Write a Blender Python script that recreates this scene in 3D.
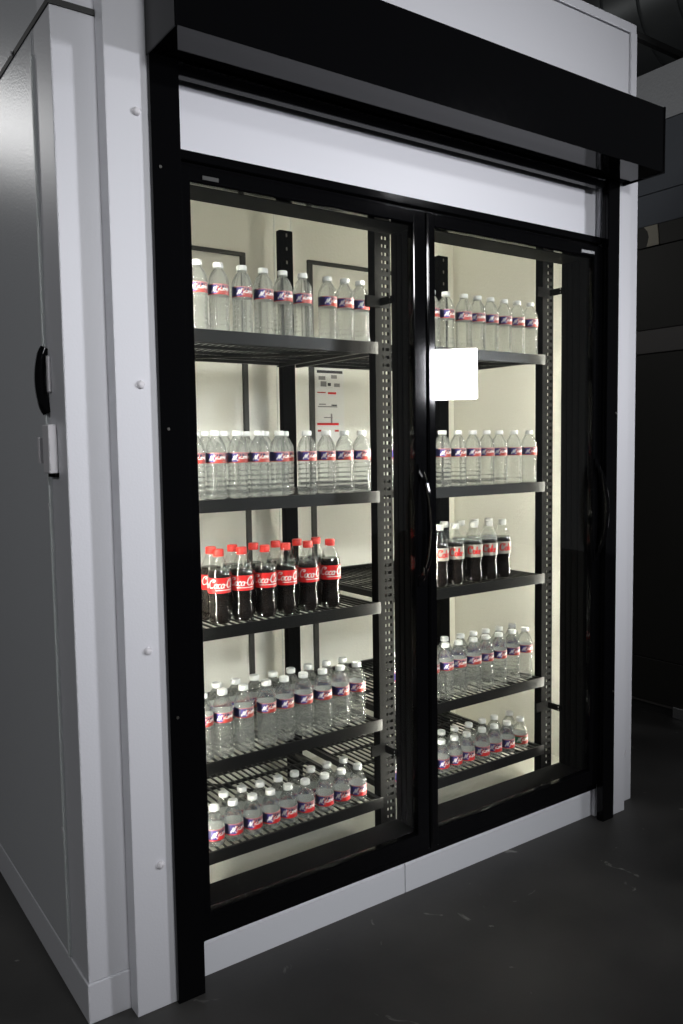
import bpy, bmesh, math, random
from mathutils import Matrix, Vector

random.seed(7)
scene = bpy.context.scene
for o in list(bpy.data.objects):
    bpy.data.objects.remove(o)
COL = scene.collection
PI = math.pi

# ------------------------------------------------------------------ camera
FPX, CAM_H = 823.25, 1.4372
R = ((0.816808, -0.057215, 0.574066),
     (-0.576709, -0.054717, 0.815115),
     (-0.015225, -0.996861, -0.07769))
cd = bpy.data.cameras.new('camera')
cam = bpy.data.objects.new('camera', cd)
COL.objects.link(cam)
cd.sensor_fit = 'VERTICAL'
cd.sensor_height = 36.0
cd.sensor_width = 24.0
cd.lens = FPX / 1024.0 * 36.0
cd.clip_start = 0.05
m = Matrix.Identity(4)
for i in range(3):
    m[i][0], m[i][1], m[i][2] = R[i][0], -R[i][1], -R[i][2]
m[2][3] = CAM_H
cam.matrix_world = m
scene.camera = cam

# ------------------------------------------------------------------ world, lamps, exposure
world = bpy.data.worlds.new('dim_hall')
scene.world = world
world.use_nodes = True
bg = world.node_tree.nodes['Background']
bg.inputs['Color'].default_value = (0.92, 0.96, 1.0, 1)
bg.inputs['Strength'].default_value = 0.07


def area_lamp(name, loc, target, sx, sy, watts, color, spread=180):
    ld = bpy.data.lights.new(name, 'AREA')
    ld.shape = 'RECTANGLE'
    ld.size, ld.size_y = sx, sy
    ld.energy = watts
    ld.color = color
    ld.spread = math.radians(spread)
    o = bpy.data.objects.new(name, ld)
    COL.objects.link(o)
    o.location = loc
    d = Vector(target) - Vector(loc)
    o.rotation_euler = d.to_track_quat('-Z', 'Y').to_euler()
    return o


# the bright panel that mirrors in the right door, and the lamp that glints on the side wall
area_lamp('bright_panel_lamp', (6.65, -3.25, 2.27), (1.0, 2.0, 1.75), 0.58, 0.58, 10, (0.93, 0.94, 1.0), 36)
area_lamp('ceiling_lamp', (5.35, -2.3, 4.06), (1.6, 2.0, 2.0), 0.55, 0.3, 11, (0.95, 0.96, 1.0), 95)
area_lamp('front_fill_lamp', (1.1, -4.0, 3.2), (1.6, 2.0, 1.42), 0.9, 0.5, 12, (0.96, 0.97, 1.0), 39)  # unseen fill lamp, added to lift the shadows on the front panels
area_lamp('side_fill_lamp', (-4.2, 0.9, 4.0), (0.6, 2.4, 1.2), 1.2, 0.6, 36, (0.97, 0.98, 1.0))  # unseen fill lamp, added to brighten the side wall
area_lamp('hall_lamp', (-0.66, 6.4, 3.75), (0.3, 2.2, 1.6), 0.6, 0.6, 11, (1.0, 1.0, 1.0))
scene.view_settings.view_transform = 'Standard'
scene.view_settings.look = 'None'
scene.view_settings.gamma = 1.0
scene.view_settings.use_curve_mapping = False
scene.view_settings.exposure = 0.0
scene.cycles.use_denoising = True
scene.cycles.max_bounces = 24
scene.cycles.transmission_bounces = 20
scene.cycles.transparent_max_bounces = 40
scene.cycles.caustics_reflective = False
scene.cycles.caustics_refractive = True
scene.cycles.sample_clamp_indirect = 6.0


# ------------------------------------------------------------------ materials
def new_mat(name):
    mt = bpy.data.materials.new(name)
    mt.use_nodes = True
    return mt, mt.node_tree.nodes, mt.node_tree.links, mt.node_tree.nodes['Principled BSDF']


def plain(name, col, rough=0.5, metal=0.0, spec=0.5, noise=0.0, nscale=40.0, coat=0.0):
    mt, N, L, p = new_mat(name)
    p.inputs['Base Color'].default_value = (*col, 1)
    p.inputs['Roughness'].default_value = rough
    p.inputs['Metallic'].default_value = metal
    p.inputs['Specular IOR Level'].default_value = spec
    p.inputs['Coat Weight'].default_value = coat
    tc = N.new('ShaderNodeTexCoord')
    nz = N.new('ShaderNodeTexNoise')
    nz.inputs['Scale'].default_value = nscale
    L.new(tc.outputs['Object'], nz.inputs['Vector'])
    mr = N.new('ShaderNodeMapRange')
    mr.inputs['To Min'].default_value = max(0.0, rough - 0.012 - noise)
    mr.inputs['To Max'].default_value = min(1.0, rough + 0.012 + noise)
    L.new(nz.outputs['Fac'], mr.inputs['Value'])
    L.new(mr.outputs['Result'], p.inputs['Roughness'])
    return mt


def stucco(name, col, rough, bump=0.25, scale=260.0, metal=0.0, dist=0.0006):
    """painted sheet metal with an embossed orange-peel relief"""
    mt, N, L, p = new_mat(name)
    p.inputs['Base Color'].default_value = (*col, 1)
    p.inputs['Roughness'].default_value = rough
    p.inputs['Metallic'].default_value = metal
    tc = N.new('ShaderNodeTexCoord')
    nz = N.new('ShaderNodeTexNoise')
    nz.inputs['Scale'].default_value = scale
    nz.inputs['Detail'].default_value = 2.0
    L.new(tc.outputs['Object'], nz.inputs['Vector'])
    vo = N.new('ShaderNodeTexVoronoi')
    vo.inputs['Scale'].default_value = scale * 0.55
    L.new(tc.outputs['Object'], vo.inputs['Vector'])
    add = N.new('ShaderNodeMath')
    add.operation = 'ADD'
    L.new(nz.outputs['Fac'], add.inputs[0])
    L.new(vo.outputs['Distance'], add.inputs[1])
    b = N.new('ShaderNodeBump')
    b.inputs['Strength'].default_value = bump
    b.inputs['Distance'].default_value = dist
    L.new(add.outputs['Value'], b.inputs['Height'])
    L.new(b.outputs['Normal'], p.inputs['Normal'])
    return mt


def thin_clear(name, tint, f0=0.04, rough=0.0, haze=0.0, hazecol=(0.9, 0.9, 0.9)):
    """thin clear sheet: straight-through light plus Schlick reflection"""
    mt, N, L, p = new_mat(name)
    N.remove(p)
    out = N['Material Output']
    geo = N.new('ShaderNodeNewGeometry')
    dot = N.new('ShaderNodeVectorMath')
    dot.operation = 'DOT_PRODUCT'
    L.new(geo.outputs['Normal'], dot.inputs[0])
    L.new(geo.outputs['Incoming'], dot.inputs[1])
    ab = N.new('ShaderNodeMath'); ab.operation = 'ABSOLUTE'
    L.new(dot.outputs['Value'], ab.inputs[0])
    sb = N.new('ShaderNodeMath'); sb.operation = 'SUBTRACT'; sb.use_clamp = True
    sb.inputs[0].default_value = 1.0
    L.new(ab.outputs['Value'], sb.inputs[1])
    pw = N.new('ShaderNodeMath'); pw.operation = 'POWER'
    L.new(sb.outputs['Value'], pw.inputs[0]); pw.inputs[1].default_value = 5.0
    mr = N.new('ShaderNodeMath'); mr.operation = 'MULTIPLY_ADD'
    L.new(pw.outputs['Value'], mr.inputs[0])
    mr.inputs[1].default_value = 1.0 - f0
    mr.inputs[2].default_value = f0
    tr = N.new('ShaderNodeBsdfTransparent')
    tr.inputs['Color'].default_value = (*tint, 1)
    gl = N.new('ShaderNodeBsdfGlossy')
    gl.inputs['Roughness'].default_value = rough
    base = tr.outputs['BSDF']
    if haze > 0:
        df = N.new('ShaderNodeBsdfDiffuse')
        df.inputs['Color'].default_value = (*hazecol, 1)
        mh = N.new('ShaderNodeMixShader')
        mh.inputs['Fac'].default_value = haze
        L.new(base, mh.inputs[1]); L.new(df.outputs['BSDF'], mh.inputs[2])
        base = mh.outputs['Shader']
    mx = N.new('ShaderNodeMixShader')
    L.new(mr.outputs['Value'], mx.inputs['Fac'])
    L.new(base, mx.inputs[1]); L.new(gl.outputs['BSDF'], mx.inputs[2])
    L.new(mx.outputs['Shader'], out.inputs['Surface'])
    return mt


def water_mat(name):
    mt, N, L, p = new_mat(name)
    out = N['Material Output']
    p.inputs['Base Color'].default_value = (0.97, 0.99, 0.98, 1)
    p.inputs['Transmission Weight'].default_value = 1.0
    p.inputs['IOR'].default_value = 1.33
    p.inputs['Roughness'].default_value = 0.0
    tr = N.new('ShaderNodeBsdfTransparent')
    tr.inputs['Color'].default_value = (0.97, 0.98, 0.97, 1)
    mx = N.new('ShaderNodeMixShader')
    mx.inputs['Fac'].default_value = 0.45
    L.new(tr.outputs['BSDF'], mx.inputs[1]); L.new(p.outputs['BSDF'], mx.inputs[2])
    # white haze mixed in so the bottles look more brightly lit
    df = N.new('ShaderNodeBsdfDiffuse'); df.inputs['Color'].default_value = (0.86, 0.88, 0.87, 1)
    tl = N.new('ShaderNodeBsdfTranslucent'); tl.inputs['Color'].default_value = (0.86, 0.88, 0.87, 1)
    m2 = N.new('ShaderNodeMixShader'); m2.inputs['Fac'].default_value = 0.5
    L.new(df.outputs['BSDF'], m2.inputs[1]); L.new(tl.outputs['BSDF'], m2.inputs[2])
    m3 = N.new('ShaderNodeMixShader'); m3.inputs['Fac'].default_value = 0.12
    L.new(mx.outputs['Shader'], m3.inputs[1]); L.new(m2.outputs['Shader'], m3.inputs[2])
    L.new(m3.outputs['Shader'], out.inputs['Surface'])
    return mt


def emitter(name, col, strength):
    mt, N, L, p = new_mat(name)
    p.inputs['Base Color'].default_value = (0.8, 0.8, 0.8, 1)
    p.inputs['Emission Color'].default_value = (*col, 1)
    p.inputs['Emission Strength'].default_value = strength
    return mt


def concrete(name):
    mt, N, L, p = new_mat(name)
    tc = N.new('ShaderNodeTexCoord')
    n1 = N.new('ShaderNodeTexNoise'); n1.inputs['Scale'].default_value = 2.2; n1.inputs['Detail'].default_value = 8
    n2 = N.new('ShaderNodeTexNoise'); n2.inputs['Scale'].default_value = 60; n2.inputs['Detail'].default_value = 3
    n3 = N.new('ShaderNodeTexNoise'); n3.inputs['Scale'].default_value = 9.0; n3.inputs['Detail'].default_value = 6
    n3.inputs['Distortion'].default_value = 1.4
    for n in (n1, n2, n3):
        L.new(tc.outputs['Object'], n.inputs['Vector'])
    cr = N.new('ShaderNodeValToRGB')
    cr.color_ramp.elements[0].position = 0.3; cr.color_ramp.elements[0].color = (0.026, 0.025, 0.024, 1)
    cr.color_ramp.elements[1].position = 0.75; cr.color_ramp.elements[1].color = (0.07, 0.067, 0.063, 1)
    L.new(n1.outputs['Fac'], cr.inputs['Fac'])
    cs = N.new('ShaderNodeValToRGB')      # sparse pale scuffs
    cs.color_ramp.elements[0].position = 0.685; cs.color_ramp.elements[0].color = (0, 0, 0, 1)
    cs.color_ramp.elements[1].position = 0.74; cs.color_ramp.elements[1].color = (1, 1, 1, 1)
    L.new(n3.outputs['Fac'], cs.inputs['Fac'])
    mx = N.new('ShaderNodeMixRGB')
    mx.inputs['Color2'].default_value = (0.22, 0.215, 0.2, 1)
    L.new(cs.outputs['Color'], mx.inputs['Fac'])
    L.new(cr.outputs['Color'], mx.inputs['Color1'])
    L.new(mx.outputs['Color'], p.inputs['Base Color'])
    mr = N.new('ShaderNodeMapRange')
    mr.inputs['To Min'].default_value = 0.42; mr.inputs['To Max'].default_value = 0.7
    L.new(n1.outputs['Fac'], mr.inputs['Value']); L.new(mr.outputs['Result'], p.inputs['Roughness'])
    b = N.new('ShaderNodeBump'); b.inputs['Strength'].default_value = 0.15; b.inputs['Distance'].default_value = 0.002
    L.new(n2.outputs['Fac'], b.inputs['Height']); L.new(b.outputs['Normal'], p.inputs['Normal'])
    return mt


def label_mat(name, col, rough=0.36, metal=0.0):
    mt = plain(name, col, rough, metal)
    N, L = mt.node_tree.nodes, mt.node_tree.links
    p = N['Principled BSDF']
    geo = N.new('ShaderNodeNewGeometry')
    mx = N.new('ShaderNodeMixRGB')
    mx.inputs['Color1'].default_value = (*col, 1)
    mx.inputs['Color2'].default_value = (0.74, 0.75, 0.74, 1)     # unprinted inside of the wrap
    L.new(geo.outputs['Backfacing'], mx.inputs['Fac'])
    L.new(mx.outputs['Color'], p.inputs['Base Color'])
    return mt


M = {
    'white': stucco('white_embossed_metal', (0.70, 0.70, 0.73), 0.38, 0.22),
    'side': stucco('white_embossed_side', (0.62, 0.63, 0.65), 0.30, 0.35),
    'inner': stucco('cream_embossed_liner', (0.80, 0.79, 0.72), 0.30, 0.45, 150.0, dist=0.0012),
    'gloss_white': stucco('white_header_panel', (0.72, 0.72, 0.76), 0.36, 0.12, 300.0),
    'base': plain('white_kick_plate', (0.72, 0.73, 0.76), 0.45),
    'black': plain('gloss_black', (0.002, 0.002, 0.0024), 0.06, spec=0.15),
    'black_frame': plain('satin_black', (0.0016, 0.0016, 0.0016), 0.65, spec=0.06),
    'black_shelf': plain('black_powder_coat', (0.006, 0.006, 0.006), 0.34, spec=0.3),
    'upright_black': plain('matt_black_upright', (0.0022, 0.0022, 0.0022), 0.8, spec=0.03),
    'gasket': plain('dark_gasket', (0.03, 0.03, 0.028), 0.6),
    'pale_gasket': plain('pale_gasket', (0.75, 0.78, 0.77), 0.4),
    'chrome': plain('bright_metal', (0.75, 0.75, 0.76), 0.2, 1.0),
    'plastic': plain('white_plastic', (0.72, 0.70, 0.72), 0.4),
    'glass': thin_clear('door_glass', (0.965, 0.975, 0.965), 0.045),
    'pet': thin_clear('clear_bottle_shell', (0.95, 0.96, 0.95), 0.05, 0.03, 0.008),
    'water': water_mat('water_filled_bottle'),
    'cola': plain('dark_cola', (0.006, 0.003, 0.002), 0.08),
    'cap_white': plain('white_cap', (0.80, 0.81, 0.80), 0.45),
    'cap_red': plain('red_cap', (0.72, 0.03, 0.02), 0.38),
    'cap_silver': plain('pale_silver_cap', (0.66, 0.66, 0.62), 0.4),
    'red': label_mat('label_red', (0.66, 0.02, 0.02)),
    'navy': label_mat('label_navy', (0.018, 0.018, 0.075)),
    'purple': label_mat('label_violet', (0.06, 0.045, 0.25)),
    'paper': plain('label_white', (0.80, 0.80, 0.78), 0.4),
    'orange': label_mat('label_red_orange', (0.40, 0.035, 0.025)),
    'rose': label_mat('label_rose', (0.52, 0.20, 0.20)),
    'green': label_mat('label_green', (0.03, 0.20, 0.09)),
    'silver': plain('label_silver', (0.45, 0.43, 0.38), 0.35, 0.2),
    'led': emitter('led_tube', (1.0, 0.96, 0.84), 104.0),
    'floor': concrete('dark_concrete'),
    'dark_wall': plain('dark_hall_wall', (0.05, 0.053, 0.055), 0.8),
    'ceiling': plain('dark_ceiling', (0.035, 0.036, 0.036), 0.9),
    'steel_dark': plain('dark_stainless', (0.04, 0.038, 0.032), 0.42, 0.3),
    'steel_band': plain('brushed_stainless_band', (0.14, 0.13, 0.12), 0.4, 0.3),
    'blue_grey': plain('blue_grey_panel', (0.20, 0.215, 0.24), 0.6),
    'stucco_alu': stucco('embossed_aluminium', (0.80, 0.81, 0.82), 0.4, 0.5, 130.0, 0.1, 0.0015),
    'duct': plain('galvanised_duct', (0.22, 0.23, 0.23), 0.4, 0.6),
    'cream': plain('cream_glint', (0.62, 0.56, 0.42), 0.4),
    'poster_grey': plain('poster_grey', (0.25, 0.25, 0.25), 0.6),
    'poster_dark': plain('poster_dark', (0.04, 0.04, 0.045), 0.6),
}


# ------------------------------------------------------------------ builders
def box(bm, x0, x1, y0, y1, z0, z1, bev=0.0, mi=0):
    vs = [bm.verts.new((x, y, z)) for z in (z0, z1) for y in (y0, y1) for x in (x0, x1)]
    fs = [bm.faces.new([vs[i] for i in q]) for q in
          ((0, 2, 3, 1), (4, 5, 7, 6), (0, 1, 5, 4), (2, 6, 7, 3), (0, 4, 6, 2), (1, 3, 7, 5))]
    for f in fs:
        f.material_index = mi
    if bev > 0:
        es = list({e for f in fs for e in f.edges})
        r = bmesh.ops.bevel(bm, geom=es, offset=bev, segments=2, affect='EDGES', profile=0.5, clamp_overlap=True)
        for f in r['faces']:
            f.material_index = mi
    return fs


def prism(bm, pts, axis, a, b):
    """extrude a closed 2D outline along an axis (0=x,1=y,2=z)"""
    def mk(u, v, w):
        return {0: (w, u, v), 1: (u, w, v), 2: (u, v, w)}[axis]
    A = [bm.verts.new(mk(u, v, a)) for u, v in pts]
    B = [bm.verts.new(mk(u, v, b)) for u, v in pts]
    n = len(pts)
    bm.faces.new(A); bm.faces.new(B[::-1])
    for i in range(n):
        j = (i + 1) % n
        bm.faces.new((A[i], B[i], B[j], A[j]))


def tube(bm, pts, r, seg=8, flat=1.0, side=None):
    """tube through points; flat<1 squashes along 'side' normal"""
    pts = [Vector(p) for p in pts]
    rings = []
    for i, p in enumerate(pts):
        t = (pts[min(i + 1, len(pts) - 1)] - pts[max(i - 1, 0)]).normalized()
        up = Vector(side) if side else (Vector((0, 0, 1)) if abs(t.z) < 0.9 else Vector((1, 0, 0)))
        u = t.cross(up).normalized()
        v = t.cross(u).normalized()
        rings.append([bm.verts.new(p + u * (r * math.cos(2 * PI * k / seg)) + v * (r * flat * math.sin(2 * PI * k / seg)))
                      for k in range(seg)])
    for a, b in zip(rings, rings[1:]):
        for k in range(seg):
            bm.faces.new((a[k], a[(k + 1) % seg], b[(k + 1) % seg], b[k]))
    bm.faces.new(rings[0][::-1]); bm.faces.new(rings[-1])


def lathe(bm, prof, seg=28, cap=True, ripple=None):
    rings = []
    for (r, z) in prof:
        ring = []
        for k in range(seg):
            a = 2 * PI * k / seg
            rr = r * (ripple(a, z) if ripple else 1.0)
            ring.append(bm.verts.new((rr * math.cos(a), rr * math.sin(a), z)))
        rings.append(ring)
    for a, b in zip(rings, rings[1:]):
        for k in range(seg):
            bm.faces.new((a[k], a[(k + 1) % seg], b[(k + 1) % seg], b[k]))
    if cap:
        bm.faces.new(rings[0][::-1]); bm.faces.new(rings[-1])


def link_mesh(name, bm, mats, parent=None, smooth=False, base=None, recalc=True):
    if recalc:
        bmesh.ops.recalc_face_normals(bm, faces=bm.faces)
    me = bpy.data.meshes.new(name)
    bm.to_mesh(me); bm.free()
    for k in (mats if isinstance(mats, (list, tuple)) else [mats]):
        me.materials.append(M[k])
    if smooth:
        for p in me.polygons:
            p.use_smooth = True
        try:
            me.set_sharp_from_angle(angle=math.radians(38))
        except Exception:
            pass
    o = bpy.data.objects.new(name, me)
    COL.objects.link(o)
    if parent is not None:
        o.parent = parent
        if parent.parent is None:            # parts are modelled in world space
            o.matrix_parent_inverse = Matrix.Translation(-parent.location)
    return o


def B(name, dims, mat, parent=None, bev=0.0):
    bm = bmesh.new()
    box(bm, *dims, bev=bev)
    return link_mesh(name, bm, mat, parent)


def thing(name, label, cat, loc, group=None):
    o = bpy.data.objects.new(name, None)
    COL.objects.link(o)
    o.empty_display_size = 0.1
    o.location = loc
    tag(o, label, cat, group)
    return o


def tag(o, label, cat, group=None):
    o['label'] = label
    o['category'] = cat
    if group:
        o['group'] = group
    return o


def struct(name, dims, mat):
    o = B(name, dims, mat)
    o['kind'] = 'structure'
    return o


# ------------------------------------------------------------------ the hall
struct('floor', (-5, 9, -7, 6.5, -0.2, 0.0), 'floor')
struct('ceiling', (-5, 9, 1.2, 6.7, 5.0, 5.2), 'ceiling')
struct('wall_back', (-5, 9, 6.5, 6.7, 0.0, 5.0), 'dark_wall')
struct('wall_right', (7.0, 7.2, 1.5, 6.5, 0.0, 5.0), 'dark_wall')

# ------------------------------------------------------------------ walk-in cooler
XL, XR, Y0, YB = 0.600, 2.811, 1.984, 3.05
P2 = 1.934                      # front of the proud strips beside the shutter
cooler = thing('walk_in_cooler', 'white walk-in display cooler with two black framed glass doors', 'cooler', (1.7, 2.5, 0))

# shell
def side_outline(bm):
    box(bm, XL, 0.70, Y0, 2.118, 0.105, 2.462, 0.003)
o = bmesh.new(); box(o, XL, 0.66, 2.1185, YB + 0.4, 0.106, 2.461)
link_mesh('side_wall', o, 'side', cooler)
B('corner_panel', (XL, 0.74, Y0, 2.118, 0.105, 2.462), 'white', cooler, 0.003)
B('corner_panel', (2.62, XR, Y0, 2.118, 0.0, 2.462), 'white', cooler, 0.003)
B('trim_panel', (0.706, 0.862, P2, 2.03, 0.0, 2.60), 'white', cooler, 0.002)
B('trim_panel', (2.575, 2.70, P2, 2.03, 0.0, 2.58), 'white', cooler, 0.002)
B('side_return', (2.561, 2.60, 1.966, 2.05, 0.0, 2.45), 'white', cooler, 0.002)
B('jamb_filler', (0.66, 0.90, 2.0, 2.085, 0.0, 2.45), 'inner', cooler)
B('jamb_filler', (2.56, 2.78, 2.0, 2.085, 0.0, 2.45), 'inner', cooler)
B('header_panel', (0.86, 2.60, Y0, 2.085, 2.185, 2.462), 'gloss_white', cooler, 0.003)
B('baseboard', (XL - 0.004, 0.72, Y0 - 0.004, YB + 0.4, 0.0, 0.105), 'white', cooler, 0.003)
# upper fascia: front sheet, cap trim, end trim, side sheet
B('fascia_panel', (XL, 2.775, Y0 + 0.004, 2.08, 2.474, 2.965), 'white', cooler, 0.002)
B('fascia_cap', (XL, XR - 0.02, Y0, 2.09, 2.969, 3.005), 'white', cooler, 0.003)
B('fascia_edge_trim', (2.752, XR - 0.02, Y0 - 0.003, 2.09, 2.474, 2.972), 'white', cooler, 0.003)
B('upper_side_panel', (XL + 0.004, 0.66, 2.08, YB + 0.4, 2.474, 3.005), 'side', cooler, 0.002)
B('seam_strip', (XL - 0.003, 0.705, Y0 - 0.003, Y0 + 0.05, 2.461, 2.475), 'gasket', cooler)
B('seam_strip', (XL - 0.003, 0.62, Y0 + 0.05, YB + 0.4, 2.461, 2.475), 'gasket', cooler)
for yy in (2.30, 2.47, 2.62):
    bm = bmesh.new(); tube(bm, [(XL - 0.002, yy, 2.47), (XL - 0.007, yy, 2.47)], 0.006)
    link_mesh('seam_screw', bm, 'chrome', cooler, True)
# liner
B('inner_back_wall', (0.66, 2.78, 2.95, YB, 0.08, 2.46), 'inner', cooler)
B('inner_side_wall', (0.661, 0.70, 2.085, 2.95, 0.08, 2.46), 'inner', cooler)
B('inner_side_wall', (2.75, 2.79, 2.085, 2.95, 0.08, 2.46), 'inner', cooler)
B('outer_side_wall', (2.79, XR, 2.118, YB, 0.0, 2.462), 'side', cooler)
B('inner_ceiling', (0.66, 2.79, 2.085, YB, 2.44, 2.50), 'inner', cooler)
B('inner_floor', (0.66, 2.79, 2.085, YB, 0.03, 0.09), 'inner', cooler)
# dark gasket lines of the two panels on the back wall
for (x0, x1, z0, z1) in ((0.80, 1.622, 2.200, 2.215), (1.601, 1.622, 0.30, 2.200),
                         (1.918, 2.62, 2.208, 2.223), (1.918, 1.940, 0.30, 2.208)):
    B('wall_gasket', (x0, x1, 2.936, 2.952, z0, z1), 'gasket', cooler, 0.002)
for x0, x1 in ((1.76, 1.764), (1.84, 1.844)):
    B('panel_joint', (x0, x1, 2.946, 2.951, 0.1, 2.43), 'pale_gasket', cooler)
# kick plate in two lengths, each with a sloped top ledge
for x0, x1 in ((0.88, 1.625), (1.628, 2.5605)):
    bm = bmesh.new()
    prism(bm, [(Y0, 0.0), (Y0, 0.090), (Y0 + 0.012, 0.116), (2.085, 0.116), (2.085, 0.0)], 0, x0, x1)
    link_mesh('kick_plate', bm, 'base', cooler)
# dome caps over the fixings of the left strip
for x, z in ((0.781, 2.244), (0.769, 1.598), (0.765, 0.939), (0.779, 0.381)):
    bm = bmesh.new()
    lathe(bm, [(0.0105, 0), (0.0105, 0.003), (0.008, 0.007), (0.004, 0.009)], 14)
    bmesh.ops.transform(bm, matrix=Matrix.Translation((x, P2, z)) @ Matrix.Rotation(PI / 2, 4, 'X'), verts=bm.verts)
    link_mesh('screw_cap', bm, 'plastic', cooler, True)
bm = bmesh.new()
lathe(bm, [(0.010, 0), (0.010, 0.003), (0.006, 0.007)], 14)
bmesh.ops.transform(bm, matrix=Matrix.Translation((2.765, Y0, 0.20)) @ Matrix.Rotation(PI / 2, 4, 'X'), verts=bm.verts)
link_mesh('screw_cap', bm, 'plastic', cooler, True)

# side service door
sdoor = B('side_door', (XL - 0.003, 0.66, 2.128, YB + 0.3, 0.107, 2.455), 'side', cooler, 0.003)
B('door_gasket', (XL - 0.007, XL + 0.02, 2.1235, 2.1305, 0.107, 2.40), 'pale_gasket', sdoor)
bm = bmesh.new()      # bowed pull: black cup with bright edge
pts = []
for k in range(13):
    t = k / 12.0
    pts.append((XL - 0.004 - 0.016 * math.sin(PI * t) ** 0.7, 2.112, 1.535 + 0.16 * t))
tube(bm, pts, 0.007, 10, 1.9, side=(1, 0, 0))
link_mesh('door_pull', bm, 'black', sdoor, True)
bm = bmesh.new()
tube(bm, [(p[0] - 0.008, 2.122, p[2]) for p in pts], 0.0045, 8)
link_mesh('pull_edge', bm, 'chrome', sdoor, True)
B('pull_plate', (XL - 0.008, XL, 2.085, 2.10, 1.585, 1.675), 'plastic', sdoor, 0.002)
lt = B('latch_cover', (XL - 0.022, XL, 2.055, 2.108, 1.385, 1.505), 'plastic', cooler, 0.003)
B('latch_lip', (XL - 0.026, XL - 0.004, 2.126, 2.142, 1.41, 1.475), 'plastic', lt, 0.002)
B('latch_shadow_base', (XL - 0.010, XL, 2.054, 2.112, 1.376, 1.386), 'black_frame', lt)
for z in (1.30, 0.45):
    bm = bmesh.new(); tube(bm, [(XL - 0.002, 2.135, z), (XL - 0.008, 2.135, z)], 0.008, 10)
    link_mesh('hinge_cap', bm, 'plastic', sdoor, True)

# door frame: one mesh with jambs, mullion, head and sill
bm = bmesh.new()
FZ0, FZ1 = 0.114, 2.190
for (x0, x1) in ((0.872, 0.925), (1.675, 1.735), (2.492, 2.560)):
    box(bm, x0, x1, 1.974, 2.085, FZ0 + 0.001, FZ1 - 0.001, 0.002)
box(bm, 0.872, 2.560, 1.972, 2.086, 2.108, FZ1, 0.002)
box(bm, 0.872, 2.560, 1.972, 2.086, FZ0, 0.196, 0.002)
frame = link_mesh('door_frame', bm, 'black_frame', cooler)
bm = bmesh.new(); box(bm, 0.874, 2.558, 1.955, 1.974, 2.163, 2.188, 0.003); box(bm, 0.874, 2.558, 1.961, 1.974, 2.152, 2.158)
link_mesh('head_rail', bm, 'black', frame)
bm = bmesh.new(); box(bm, 0.874, 2.558, 1.957, 1.974, 0.116, 0.138, 0.003)
link_mesh('sill_rail', bm, 'black', frame)
# inner ridges of jambs seen through the glass
for x, s in ((1.675, -1), (2.492, -1)):
    for y in (2.0, 2.03, 2.055):
        B('jamb_ridge', (x - 0.004, x + 0.001, y, y + 0.008, 0.2, 2.10), 'upright_black', frame)
# led tubes on the back corners of jambs and mullion, turned into the cooler
def led(x, y, ang):
    bm = bmesh.new()
    n = Vector((math.cos(ang), math.sin(ang), 0)); t = Vector((-n.y, n.x, 0))
    c = Vector((x, y, 0))
    w = 0.008
    v = [bm.verts.new(c + t * s * w + Vector((0, 0, z))) for s, z in ((-1, 0.24), (1, 0.24), (1, 2.08), (-1, 2.08))]
    f = bm.faces.new(v)
    ex = bmesh.ops.extrude_face_region(bm, geom=[f])
    bmesh.ops.translate(bm, vec=n * 0.003, verts=[q for q in ex['geom'] if isinstance(q, bmesh.types.BMVert)])
    o = link_mesh('led_tube', bm, 'led', frame)
    return o
led(0.912, 2.089, math.radians(62))
led(1.694, 2.089, math.radians(112))
led(1.718, 2.089, math.radians(62))
led(2.514, 2.089, math.radians(112))

# two glass doors
def glass_door(x0, x1, lab):
    st, z0, z1, ya, yb = 0.034, 0.142, 2.150, 1.944, 1.971
    bm = bmesh.new()
    box(bm, x0, x0 + st, ya, yb, z0, z1, 0.004)
    box(bm, x1 - 0.05, x1, ya, yb, z0, z1, 0.004)
    box(bm, x0 + 0.02, x1 - 0.02, ya + 0.001, yb, z1 - 0.042, z1 - 0.001, 0.004)
    box(bm, x0 + 0.02, x1 - 0.02, ya + 0.001, yb, z0 + 0.001, z0 + 0.062, 0.004)
    d = link_mesh('glass_door', bm, 'black', cooler)
    d['label'] = lab
    B('glass_pane', (x0 + st - 0.006, x1 - 0.044, 1.956, 1.960, z0 + 0.055, z1 - 0.036), 'glass', d)
    # raised bead along the stile edge
    B('stile_bead', (x0 + 0.004, x0 + 0.010, ya - 0.003, ya + 0.002, z0 + 0.02, z1 - 0.02), 'black', d, 0.001)
    # bowed handle on the right stile
    bm = bmesh.new()
    pts = []
    for k in range(17):
        t = k / 16.0
        pts.append((x1 - 0.030 + 0.012 * math.sin(PI * t), ya - 0.040 * math.sin(PI * t) ** 0.6, 1.02 + 0.345 * t))
    tube(bm, pts, 0.011, 10, 0.7)
    link_mesh('handle', bm, 'black', d, True)
    for z in (1.02, 1.365):
        B('handle_foot', (x1 - 0.042, x1 - 0.018, ya - 0.006, ya + 0.002, z - 0.018, z + 0.018), 'black', d, 0.002)
    return d
d1 = glass_door(0.888, 1.699, 'left glass door in a black frame')
d2 = glass_door(1.703, 2.551, 'right glass door in a black frame')
for d, xs in ((d1, (0.955, 1.00)), (d2, (2.43, 2.50))):
    B('door_glint', (xs[0], xs[1], 1.9425, 1.9445, 2.118, 2.128), 'chrome' if d is d2 else 'gasket', d)  # small bars put in for reflected sparkles on the top rails

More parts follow.
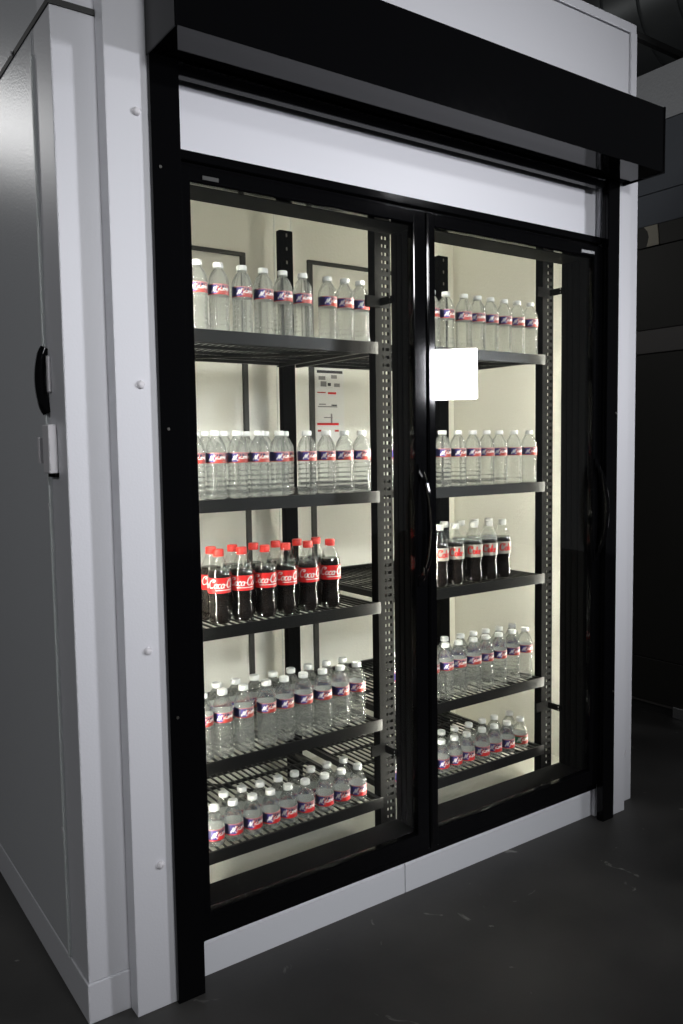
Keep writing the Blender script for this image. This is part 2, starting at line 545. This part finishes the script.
# ------------------------------------------------------------------ roller shutter housing with its guide posts
bm = bmesh.new()
HY, HZ0, HZ1 = 1.765, 2.382, 2.601
prism(bm, [(HY, HZ0), (HY, HZ1), (P2 - 0.002, HZ1), (P2 - 0.002, 2.45), (P2 - 0.03, 2.45), (P2 - 0.045, HZ0)], 0, 0.815, 2.645)
sh = link_mesh('shutter_hood', bm, 'black', cooler)
sh['label'] = 'gloss black roll-down shutter housing above the doors'
for x in (0.809, 2.643):
    bm = bmesh.new(); box(bm, x, x + 0.007, HY - 0.003, P2 - 0.001, HZ0 - 0.004, HZ1 + 0.003, 0.002)
    link_mesh('end_plate', bm, 'black', sh)
bm = bmesh.new(); tube(bm, [(0.83, 1.925, 2.425), (2.63, 1.925, 2.425)], 0.04, 20)
link_mesh('shutter_roll', bm, 'black_frame', sh, True)
bm = bmesh.new(); box(bm, 0.89, 2.53, 1.925, 1.955, 2.352, 2.378, 0.004); box(bm, 0.89, 2.53, 1.915, 1.926, 2.384, 2.388)
link_mesh('bottom_bar', bm, 'black', sh)
for x0, x1 in ((0.811, 0.887), (2.547, 2.611)):
    bm = bmesh.new()
    inner = x1 if x0 < 1 else x0
    s = -1 if x0 < 1 else 1
    box(bm, x0, x1, 1.918, 1.932, 0.0, 2.385, 0.002)
    a, b = sorted((inner, inner + s * 0.022))
    box(bm, a, b, 1.931, 1.972 if x0 < 1 else 1.948, 0.0, 2.385, 0.002)
    g = link_mesh('guide_post', bm, 'black', cooler)
    g['label'] = 'black shutter guide post'
    for z in ((1.49, 0.76, 2.12) if x0 < 1 else (1.55, 0.5)):
        bm = bmesh.new(); xx = x0 + 0.02 if x0 < 1 else x1 - 0.012
        tube(bm, [(xx, 1.919, z), (xx, 1.9155, z)], 0.004, 8)
        link_mesh('rivet', bm, 'steel_dark', g, True)

# ------------------------------------------------------------------ shelving rack inside
rack = thing('shelving_rack', 'black wire shelving rack with five levels behind both glass doors', 'shelves', (1.7, 2.43, 0.09))
def upright(x0, x1, y, ztop, front):
    bm = bmesh.new()
    w = x1 - x0
    if front:
        # solid flange, then slotted flange made of three bars with rungs (real slots)
        box(bm, x0, x0 + 0.022, y, y + 0.035, 0.091, ztop)
        xs = [x0 + 0.022, x0 + 0.028, x0 + 0.0345, x0 + 0.041, x1 - 0.007, x1]
        box(bm, xs[0], xs[1], y, y + 0.003, 0.091, ztop)
        box(bm, xs[2], xs[3], y, y + 0.003, 0.091, ztop)
        box(bm, xs[4], xs[5], y, y + 0.012, 0.091, ztop)
        z = 0.11
        while z < ztop:
            box(bm, xs[1], xs[2], y + 0.0005, y + 0.0025, z, z + 0.015)
            box(bm, xs[3], xs[4], y + 0.0005, y + 0.0025, z, z + 0.015)
            z += 0.0254
    else:
        box(bm, x0, x1, y, y + 0.03, 0.091, ztop, 0.003)
    return link_mesh('upright', bm, 'upright_black', rack)
upright(0.866, 0.926, 2.14, 2.24, True)
upright(1.652, 1.716, 2.14, 2.24, True)
upright(2.452, 2.512, 2.14, 2.24, True)
for x0 in (0.866, 1.660, 2.462):
    u = upright(x0, x0 + 0.058, 2.735, 2.266, False)
    for z in [2.14 + 0.0508 * k for k in range(3)]:
        B('slot', (x0 + 0.026, x0 + 0.032, 2.7338, 2.7356, z, z + 0.012), 'steel_band', u)

ZL = (1.774, 1.294, 0.926, 0.530, 0.262)
ZR = (1.775, 1.295, 0.941, 0.534, 0.262)
SHELF = {}
def shelf(x0, x1, z):
    bm = bmesh.new()                        # side rails and rear rail
    box(bm, x0, x0 + 0.014, 2.142, 2.735, z - 0.026, z - 0.004)
    box(bm, x1 - 0.014, x1, 2.142, 2.735, z - 0.026, z - 0.004)
    box(bm, x0 + 0.014, x1 - 0.014, 2.72, 2.735, z - 0.020, z + 0.012)
    s = link_mesh('shelf', bm, 'black_shelf', rack)
    bm = bmesh.new()
    box(bm, x0 - 0.002, x1 + 0.002, 2.126, 2.1295, z - 0.036, z + 0.001, 0.001)
    box(bm, x0 - 0.002, x1 + 0.002, 2.129, 2.142, z - 0.012, z - 0.004)
    link_mesh('price_rail', bm, 'black_shelf', s)
    bm = bmesh.new()
    n = int((x1 - x0 - 0.03) / 0.0245)
    for k in range(n + 1):
        x = x0 + 0.018 + (x1 - x0 - 0.036) * k / n
        box(bm, x - 0.0024, x + 0.0024, 2.13, 2.725, z - 0.005, z - 0.0002)
    w = link_mesh('wire_grid', bm, 'black_shelf', s)
    w['kind'] = 'stuff'
    for y in (2.30, 2.42, 2.56, 2.66):
        bm = bmesh.new(); box(bm, x0 + 0.014, x1 - 0.014, y, y + 0.009, z - 0.015, z - 0.0052)
        link_mesh('cross_wire', bm, 'black_shelf', s)
    bm = bmesh.new()
    tube(bm, [(x1 - 0.03, 2.14, z - 0.030), (x0 + 0.25, 2.72, z - 0.018)], 0.005, 6)
    link_mesh('brace', bm, 'black_shelf', s)
for i in range(5):
    shelf(0.928, 1.650, ZL[i])
    shelf(1.718, 2.450, ZR[i])
# tie brackets between uprights and the door frame
for x0, x1, z in ((1.61, 1.674, 1.905), (1.61, 1.674, 0.425), (2.415, 2.490, 2.01), (2.415, 2.490, 0.415)):
    bm = bmesh.new()
    box(bm, x0, x0 + 0.06, 2.132, 2.139, z - 0.018, z + 0.018, 0.001)
    box(bm, x1 - 0.007, x1 - 0.001, 2.07, 2.135, z - 0.012, z + 0.012, 0.001)
    br = link_mesh('tie_bracket', bm, 'upright_black', rack)
    for dz in (-0.006, 0.006):
        bm = bmesh.new(); tube(bm, [(x1 - 0.006, 2.08, z + dz), (x1 - 0.0095, 2.08, z + dz)], 0.003, 8)
        link_mesh('screw', bm, 'chrome', br)

# ------------------------------------------------------------------ notice on the back wall
ps = thing('notice_poster', 'white notice with black heading and red bars on cooler back wall', 'poster', (2.02, 2.945, 1.465))
B('sheet', (1.951, 2.097, 2.945, 2.947, 1.465, 1.783), 'paper', ps)
pr = [(1.957, 2.09, 1.757, 1.769, 'poster_dark'), (1.965, 2.0, 1.728, 1.744, 'poster_grey'), (2.03, 2.06, 1.735, 1.75, 'poster_grey'),
      (1.975, 2.005, 1.700, 1.722, 'poster_grey'), (2.012, 2.028, 1.703, 1.716, 'poster_dark'), (2.045, 2.075, 1.70, 1.715, 'poster_grey'),
      (1.957, 2.0, 1.672, 1.677, 'orange'), (2.012, 2.055, 1.668, 1.677, 'red'), (1.96, 2.06, 1.612, 1.617, 'poster_grey'),
      (2.03, 2.058, 1.618, 1.624, 'poster_dark'), (1.965, 2.0, 1.622, 1.627, 'poster_grey'),
      (1.99, 2.035, 1.566, 1.57, 'poster_grey'), (2.025, 2.033, 1.545, 1.585, 'poster_grey'),
      (1.954, 2.066, 1.535, 1.545, 'red'), (1.957, 1.975, 1.507, 1.516, 'orange'), (2.045, 2.066, 1.507, 1.516, 'orange')]
for x0, x1, z0, z1, k in pr:
    B('print_mark', (x0, x1, 2.9442, 2.9452, z0, z1), k, ps)


# ------------------------------------------------------------------ bottles
def band(r, z0, z1, pat, mats, nu=72, nv=11):
    """printed wrap: a thin sleeve whose cells carry the print colours; u in degrees, 0 = facing -y"""
    bm = bmesh.new()
    grid = [[None] * nu for _ in range(nv + 1)]
    for j in range(nv + 1):
        z = z0 + (z1 - z0) * j / nv
        for i in range(nu):
            a = 2 * PI * i / nu - PI / 2 - PI
            grid[j][i] = bm.verts.new((r * math.cos(a), r * math.sin(a), z))
    for j in range(nv):
        for i in range(nu):
            f = bm.faces.new((grid[j][i], grid[j][(i + 1) % nu], grid[j + 1][(i + 1) % nu], grid[j + 1][i]))
            u = (i + 0.5) / nu * 360 - 180
            f.material_index = mats.index(pat(u, (j + 0.5) / nv))
    return bm


def water_pat(u, v):
    u = (u + 90) % 180 - 90            # the design repeats on the back
    if v > 0.91:
        return 'rose' if u > -50 else 'navy'
    if v < 0.10:
        return 'orange'
    if u < -36:
        return 'navy'
    if u < 2:                           # pale star on violet
        du, dv = (u + 17) / 19.0, (v - 0.52) / 0.42
        if abs(du) + abs(dv) < 0.60 or abs(dv - du * 0.7) < 0.20 or (abs(dv + du * 0.9) < 0.16 and du > 0):
            return 'paper'
        return 'purple'
    if u > 74:
        return 'navy'
    h = math.sin(int(u / 5) * 12.9898 + int(v * 9) * 78.233) * 43758.5453
    h -= math.floor(h)
    if v > 0.66:
        return 'rose' if h > 0.55 else 'navy'
    if v > 0.40:
        return 'paper' if h > 0.35 else 'orange'
    return 'orange' if h > 0.12 else 'rose'


def small_pat(u, v):
    k = water_pat(u, v)
    if k == 'orange' and v < 0.46:
        return 'red'
    return k


def flavour_pat(u, v):
    k = water_pat(u, v)
    if k in ('navy', 'purple'):
        return 'green' if v < 0.8 else 'red'
    return k


# script lettering as strokes: each glyph a list of polylines in a 1-high box, with its advance
def arc(cx, cy, rx, ry, a0, a1, n=14):
    return [(cx + rx * math.cos(math.radians(a0 + (a1 - a0) * k / n)), cy + ry * math.sin(math.radians(a0 + (a1 - a0) * k / n))) for k in range(n + 1)]
GLY = {
    'C': ([arc(0.36, 0.52, 0.34, 0.48, 55, 310), arc(0.50, 0.86, 0.14, 0.12, 60, -150, 8)], 0.70),
    'o': ([arc(0.2, 0.26, 0.17, 0.24, 0, 360)], 0.42),
    'c': ([arc(0.2, 0.26, 0.17, 0.24, 50, 315)], 0.38),
    'a': ([arc(0.2, 0.26, 0.17, 0.24, 0, 360), [(0.38, 0.5), (0.37, 0.1), (0.46, 0.04)]], 0.47),
    'l': ([[(0.06, 0.05), (0.2, 0.5), (0.26, 0.95), (0.16, 1.0), (0.12, 0.6), (0.14, 0.1), (0.24, 0.03)]], 0.29),
    'k': ([[(0.08, 0.02), (0.1, 0.5), (0.13, 1.0)], [(0.36, 0.5), (0.12, 0.26), (0.38, 0.02)]], 0.42),
    'e': ([arc(0.2, 0.26, 0.17, 0.24, 0, 305) , [(0.03, 0.26), (0.37, 0.27)]], 0.40),
    '-': ([[(0.03, 0.34), (0.2, 0.36)]], 0.24),
}


def lettering(text, r, zc, h, u_centre, stroke, slant=0.28):
    bm = bmesh.new()
    width = sum(GLY[c][1] for c in text)
    x = -width / 2
    def put(px, py):
        s = (px + slant * py) * h
        a = math.radians(u_centre) + s / r - PI / 2
        return Vector((r * math.cos(a), r * math.sin(a), zc + (py - 0.45) * h))
    for ch in text:
        for pl in GLY[ch][0]:
            L_, R_ = [], []
            for i, (px, py) in enumerate(pl):
                a, b = pl[max(i - 1, 0)], pl[min(i + 1, len(pl) - 1)]
                tx, ty = b[0] - a[0], b[1] - a[1]
                n = math.hypot(tx, ty) or 1
                wv = stroke * (0.7 + 0.5 * abs(ty / n))
                nx, ny = -ty / n * wv, tx / n * wv
                L_.append(bm.verts.new(put(x + px + nx, py + ny)))
                R_.append(bm.verts.new(put(x + px - nx, py - ny)))
            for i in range(len(pl) - 1):
                bm.faces.new((R_[i], R_[i + 1], L_[i + 1], L_[i]))
        x += GLY[ch][1]
    return bm


def ribbed_cap(r, z0, z1):
    bm = bmesh.new()
    seg = 40
    lathe(bm, [(r * 0.99, z0), (r, z0 + 0.001), (r, z1 - 0.0018), (r * 0.93, z1), (r * 0.3, z1)], seg,
          ripple=lambda a, z: 1.0 + (0.03 * math.cos(a * 20) if z < z1 - 0.001 else 0))
    return bm


def proto(name, kind):
    root = bpy.data.objects.new(name, None)
    COL.objects.link(root)
    root.empty_display_size = 0.03
    if kind == 'water':
        H = 0.198
        prof = [(0.018, 0.003), (0.024, 0.0), (0.029, 0.003), (0.0305, 0.010)]
        z = 0.014
        for k in range(6):              # ribbed grip, slightly waisted
            wst = 0.0012 * math.sin(PI * (k + 0.5) / 6)
            prof += [(0.0305 - wst, z), (0.0306 - wst, z + 0.007), (0.0290 - wst, z + 0.0095), (0.0290 - wst, z + 0.0105)]
            z += 0.0145
        prof += [(0.0305, 0.103), (0.0300, 0.105), (0.0300, 0.134), (0.0305, 0.136), (0.0298, 0.146), (0.0265, 0.158),
                 (0.0205, 0.170), (0.0145, 0.178), (0.0128, 0.182), (0.0155, 0.1835), (0.0155, 0.185), (0.0125, 0.186), (0.0125, 0.190)]
        lab = (0.0303, 0.1045, 0.1345)
        pat, mats = water_pat, ['navy', 'purple', 'paper', 'red', 'orange', 'rose']
    elif kind in ('small', 'flavour'):
        H = 0.119
        prof = [(0.018, 0.003), (0.024, 0.0), (0.0285, 0.003), (0.0305, 0.009), (0.0305, 0.013), (0.0292, 0.015), (0.0292, 0.0165), (0.0305, 0.0185),
                (0.0305, 0.0205), (0.0300, 0.0215), (0.0300, 0.0555), (0.0305, 0.0570), (0.0303, 0.062), (0.0288, 0.069), (0.0262, 0.077), (0.0225, 0.086),
                (0.0165, 0.095), (0.0128, 0.100), (0.0125, 0.103), (0.0155, 0.1045), (0.0155, 0.106), (0.0125, 0.107), (0.0125, 0.111)]
        lab = (0.0303, 0.0212, 0.0558)
        pat = small_pat if kind == 'small' else flavour_pat
        mats = ['navy', 'purple', 'paper', 'red', 'orange', 'green', 'rose']
    else:
        H = 0.220
        prof = [(0.016, 0.004), (0.022, 0.0), (0.028, 0.002), (0.0315, 0.008), (0.0335, 0.020), (0.0325, 0.038), (0.0300, 0.056), (0.0290, 0.066),
                (0.0300, 0.076), (0.0325, 0.086), (0.0338, 0.093), (0.0338, 0.136), (0.0332, 0.146), (0.0300, 0.160), (0.0245, 0.174), (0.0190, 0.187),
                (0.0150, 0.197), (0.0132, 0.203), (0.0160, 0.2045), (0.0160, 0.206), (0.0125, 0.207), (0.0125, 0.212)]
        lab = (0.0342, 0.0935, 0.1385)
        if kind == 'cola':
            pat, mats = (lambda u, v: 'red'), ['red']
        else:
            pat, mats = (lambda u, v: 'silver'), ['silver']
    cola = kind in ('cola', 'diet')
    bm = bmesh.new(); lathe(bm, prof, 28)
    link_mesh('body', bm, 'pet' if cola else 'water', root, True)
    if cola:
        lvl = 0.160 if kind == 'cola' else 0.156
        lp = [(r - 0.0012, z + (0.001 if i < 2 else 0)) for i, (r, z) in enumerate(prof) if z < lvl] + [(0.0284 if lvl > .157 else .0297, lvl)]
        bm = bmesh.new(); lathe(bm, lp, 28)
        link_mesh('drink', bm, 'cola', root, True)
    r, z0, z1 = lab
    bm = band(r, z0, z1, pat, mats) if not cola else band(r, z0, z1, pat, mats, 40, 1)
    lb = link_mesh('label', bm, mats, root, True, recalc=False)
    if cola:
        if kind == 'cola':
            for c in (12, 192):
                link_mesh('lettering', lettering('Coca-Cola', r + 0.0004, 0.1195, 0.0255, c, 0.060), 'paper', lb, recalc=False)
            for c in (10, 190):
                bm = bmesh.new()
                for k in range(12):
                    a0 = math.radians(c - 45 + k * 8) - PI / 2; a1 = a0 + math.radians(8)
                    zz = 0.1015
                    rr = r + 0.0004
                    bm.faces.new([bm.verts.new((rr * math.cos(a), rr * math.sin(a), z)) for a, z in ((a0, zz), (a1, zz), (a1, zz + 0.0022), (a0, zz + 0.0022))])
                link_mesh('label_stripe', bm, 'paper', lb, recalc=False)
        else:
            for c in (5, 185):
                link_mesh('lettering', lettering('Coke', r + 0.0004, 0.117, 0.027, c, 0.085, 0.1), 'red', lb, recalc=False)
    bm = ribbed_cap(0.0152 if cola else 0.0148, H - 0.0205 if cola else H - 0.0150, H)
    cap = link_mesh('cap', bm, 'cap_red' if kind == 'cola' else 'cap_silver' if kind == 'diet' else 'cap_white', root, True)
    return root


PROTO = {k: proto(n, k) for n, k in (('water_bottle', 'water'), ('small_water_bottle', 'small'), ('small_flavoured_bottle', 'flavour'),
                                     ('cola_bottle', 'cola'), ('diet_cola_bottle', 'diet'))}
USED = set()


def place(kind, loc, rz, label, cat, group):
    p = PROTO[kind]
    if kind not in USED:
        USED.add(kind)
        o = p
    else:
        o = p.copy(); COL.objects.link(o)
        for ch in p.children:
            c = ch.copy(); COL.objects.link(c); c.parent = o
            for g in ch.children:
                d = g.copy(); COL.objects.link(d); d.parent = c
    o.location = loc
    o.rotation_euler = (0, 0, rz)
    tag(o, label, cat, group)
    return o


ORD = ['first', 'second', 'third', 'fourth', 'fifth', 'sixth', 'seventh', 'eighth', 'ninth', 'tenth', 'eleventh', 'twelfth']
YF, YR = 2.172, 2.245
WHAT = {'water': 'tall blue-labelled water bottle', 'small': 'short squat water bottle', 'flavour': 'short squat green-labelled bottle',
        'cola': 'red-labelled cola bottle', 'diet': 'silver-labelled cola bottle'}
LEV = ('top', 'second', 'middle', 'fourth', 'bottom')
ROWS = [  # door, shelf, front?, kind, xs
    ('left', 0, 1, 'water', [1.041, 1.109, 1.185, 1.256, 1.323, 1.395, 1.488, 1.554, 1.616]),
    ('left', 1, 1, 'water', [1.019, 1.087, 1.158, 1.230, 1.300, 1.400, 1.474, 1.545, 1.613]),
    ('left', 1, 0, 'water', [1.089, 1.152, 1.224, 1.292, 1.362]),
    ('left', 2, 1, 'cola', [1.087, 1.163, 1.243, 1.317, 1.400, 1.483]),
    ('left', 2, 0, 'cola', [1.098, 1.172, 1.244, 1.326, 1.405, 1.478]),
    ('left', 3, 1, 'water', [1.020, 1.085, 1.156, 1.235, 1.300, 1.372, 1.444, 1.513, 1.582]),
    ('left', 3, 0, 'water', [1.103, 1.168, 1.235, 1.301, 1.369, 1.439, 1.510, 1.576]),
    ('left', 4, 1, 'small', [1.049, 1.112, 1.178, 1.241, 1.304, 1.370, 1.445, 1.510, 1.578]),
    ('left', 4, 0, 'small', [1.116, 1.181, 1.245, 1.313, 1.377, 1.440, 1.504, 1.573]),
    ('right', 0, 1, 'water', [1.922, 1.987, 2.074, 2.141, 2.206, 2.278, 2.344, 2.415]),
    ('right', 1, 1, 'water', [1.760, 1.825, 1.895, 1.970, 2.044, 2.115, 2.185, 2.249, 2.328, 2.415]),
    ('right', 2, 1, 'diet', [1.955, 2.030, 2.120, 2.198, 2.270]),
    ('right', 2, 0, 'diet', [1.965, 2.045, 2.125, 2.200, 2.273]),
    ('right', 3, 1, 'water', [1.760, 1.840, 1.912, 1.977, 2.042, 2.115, 2.181, 2.248, 2.323, 2.391]),
    ('right', 3, 0, 'water', [1.965, 2.042, 2.120, 2.187, 2.254, 2.325, 2.398]),
    ('right', 4, 1, 'small', [1.765, 1.829, 1.892, 1.955, 2.018, 2.081, 2.160, 2.224, 2.291, 2.365]),
    ('right', 4, 0, 'small', [1.955, 2.021, 2.088, 2.160, 2.232, 2.300, 2.383]),
]
both = {(r[0], r[1]) for r in ROWS if r[2] == 0}
for side, lv, front, kind, xs in ROWS:
    z = (ZL if side == 'left' else ZR)[lv]
    n = len(xs)
    for i, x in enumerate(xs):
        k = kind
        if kind == 'small' and side == 'right' and front and i == n - 1:
            k = 'flavour'
        if i == n - 1:
            pos = 'rightmost'
        elif i == 0 and side == 'left':
            pos = 'leftmost'
        else:
            pos = ORD[i] + ' from left' if i < n / 2 and side == 'left' else ORD[n - 1 - i] + ' from right'
        row = (' front row,' if front else ' rear row,') if (side, lv) in both else ''
        lab = f"{WHAT[k]}, {pos},{row} {LEV[lv]} shelf, {side} bay"
        y = (YF if front else YR) + random.uniform(-0.002, 0.002) + (0.003 if kind in ('cola', 'diet') else 0)
        face = math.atan2(-x, y)          # towards where the row faces the aisle
        rz = face * 0.75 + math.radians(random.uniform(-16, 16))
        if kind in ('cola',):
            rz = face * 0.6 + math.radians(random.uniform(-12, 12))
        place(k, (x, y, z), rz, lab, 'bottle', f"{'water bottles' if k in ('water', 'small', 'flavour') else 'cola bottles'} on the {LEV[lv]} shelf behind the {side} door")
for k, p in PROTO.items():
    assert k in USED

# ------------------------------------------------------------------ background on the right
cx = 3.836
cab = thing('stainless_cold_room', 'dark stainless cold room wall standing right of the white cooler', 'cold room', (cx + 0.3, 2.9, 0))
Y1, Y2 = 1.9, 4.6
B('kick_rail', (cx + 0.012, cx + 0.6, Y1, Y2, 0.0, 0.045), 'gasket', cab)
B('kick_edge', (cx - 0.004, cx + 0.02, Y1, Y2, 0.045, 0.055), 'steel_band', cab)
B('corner_guard', (cx - 0.012, cx + 0.03, 2.30, 2.455, 0.0, 0.062), 'chrome', cab, 0.004)
for z0, z1 in ((0.056, 0.288), (0.292, 1.902), (2.028, 2.448)):
    B('steel_panel', (cx, cx + 0.6, Y1, Y2, z0, z1), 'steel_dark', cab, 0.002)
B('reflection_band', (cx - 0.012, cx + 0.6, Y1, Y2, 1.904, 2.025), 'steel_band', cab, 0.003)  # lighter band put in for a reflected streak on the steel
B('head_band', (cx - 0.006, cx + 0.6, Y1, Y2, 2.45, 2.558), 'steel_dark', cab, 0.002)
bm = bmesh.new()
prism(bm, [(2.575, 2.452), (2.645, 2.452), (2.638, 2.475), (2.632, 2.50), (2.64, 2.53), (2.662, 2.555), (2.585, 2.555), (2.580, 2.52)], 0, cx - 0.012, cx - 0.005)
link_mesh('lamp_glint', bm, 'cream', cab)  # cream shape put in for the bright reflection of a lamp
B('upper_panel', (cx - 0.002, cx + 0.6, Y1, Y2, 2.56, 2.718), 'blue_grey', cab, 0.002)
B('upper_panel', (cx - 0.002, cx + 0.6, Y1, Y2, 2.722, 3.064), 'blue_grey', cab, 0.002)
B('embossed_panel', (cx - 0.004, cx + 0.6, Y1, Y2, 3.067, 3.33), 'stucco_alu', cab, 0.002)
# ribbed duct
duct = thing('air_duct', 'large ribbed metal air duct under the dark ceiling', 'duct', (4.35, 3.4, 3.4))
bm = bmesh.new(); tube(bm, [(4.35, 1.4, 3.90), (4.35, 5.5, 3.90)], 0.40, 32)
link_mesh('pipe', bm, 'duct', duct, True)
y = 1.5
while y < 5.4:
    bm = bmesh.new(); tube(bm, [(4.35, y, 3.90), (4.35, y + 0.02, 3.90)], 0.415, 32)
    link_mesh('rib', bm, 'duct', duct, True)
    y += 0.22
beam = thing('ceiling_strut', 'thin grey steel strut crossing below the air duct', 'strut', (3.9, 2.6, 3.43))
B('bar', (3.0, 4.6, 2.585, 2.615, 3.425, 3.455), 'gasket', beam)
bm = bmesh.new(); tube(bm, [(4.03, 2.6, 3.425), (3.86, 2.6, 3.12)], 0.016, 8)
link_mesh('brace', bm, 'gasket', beam)
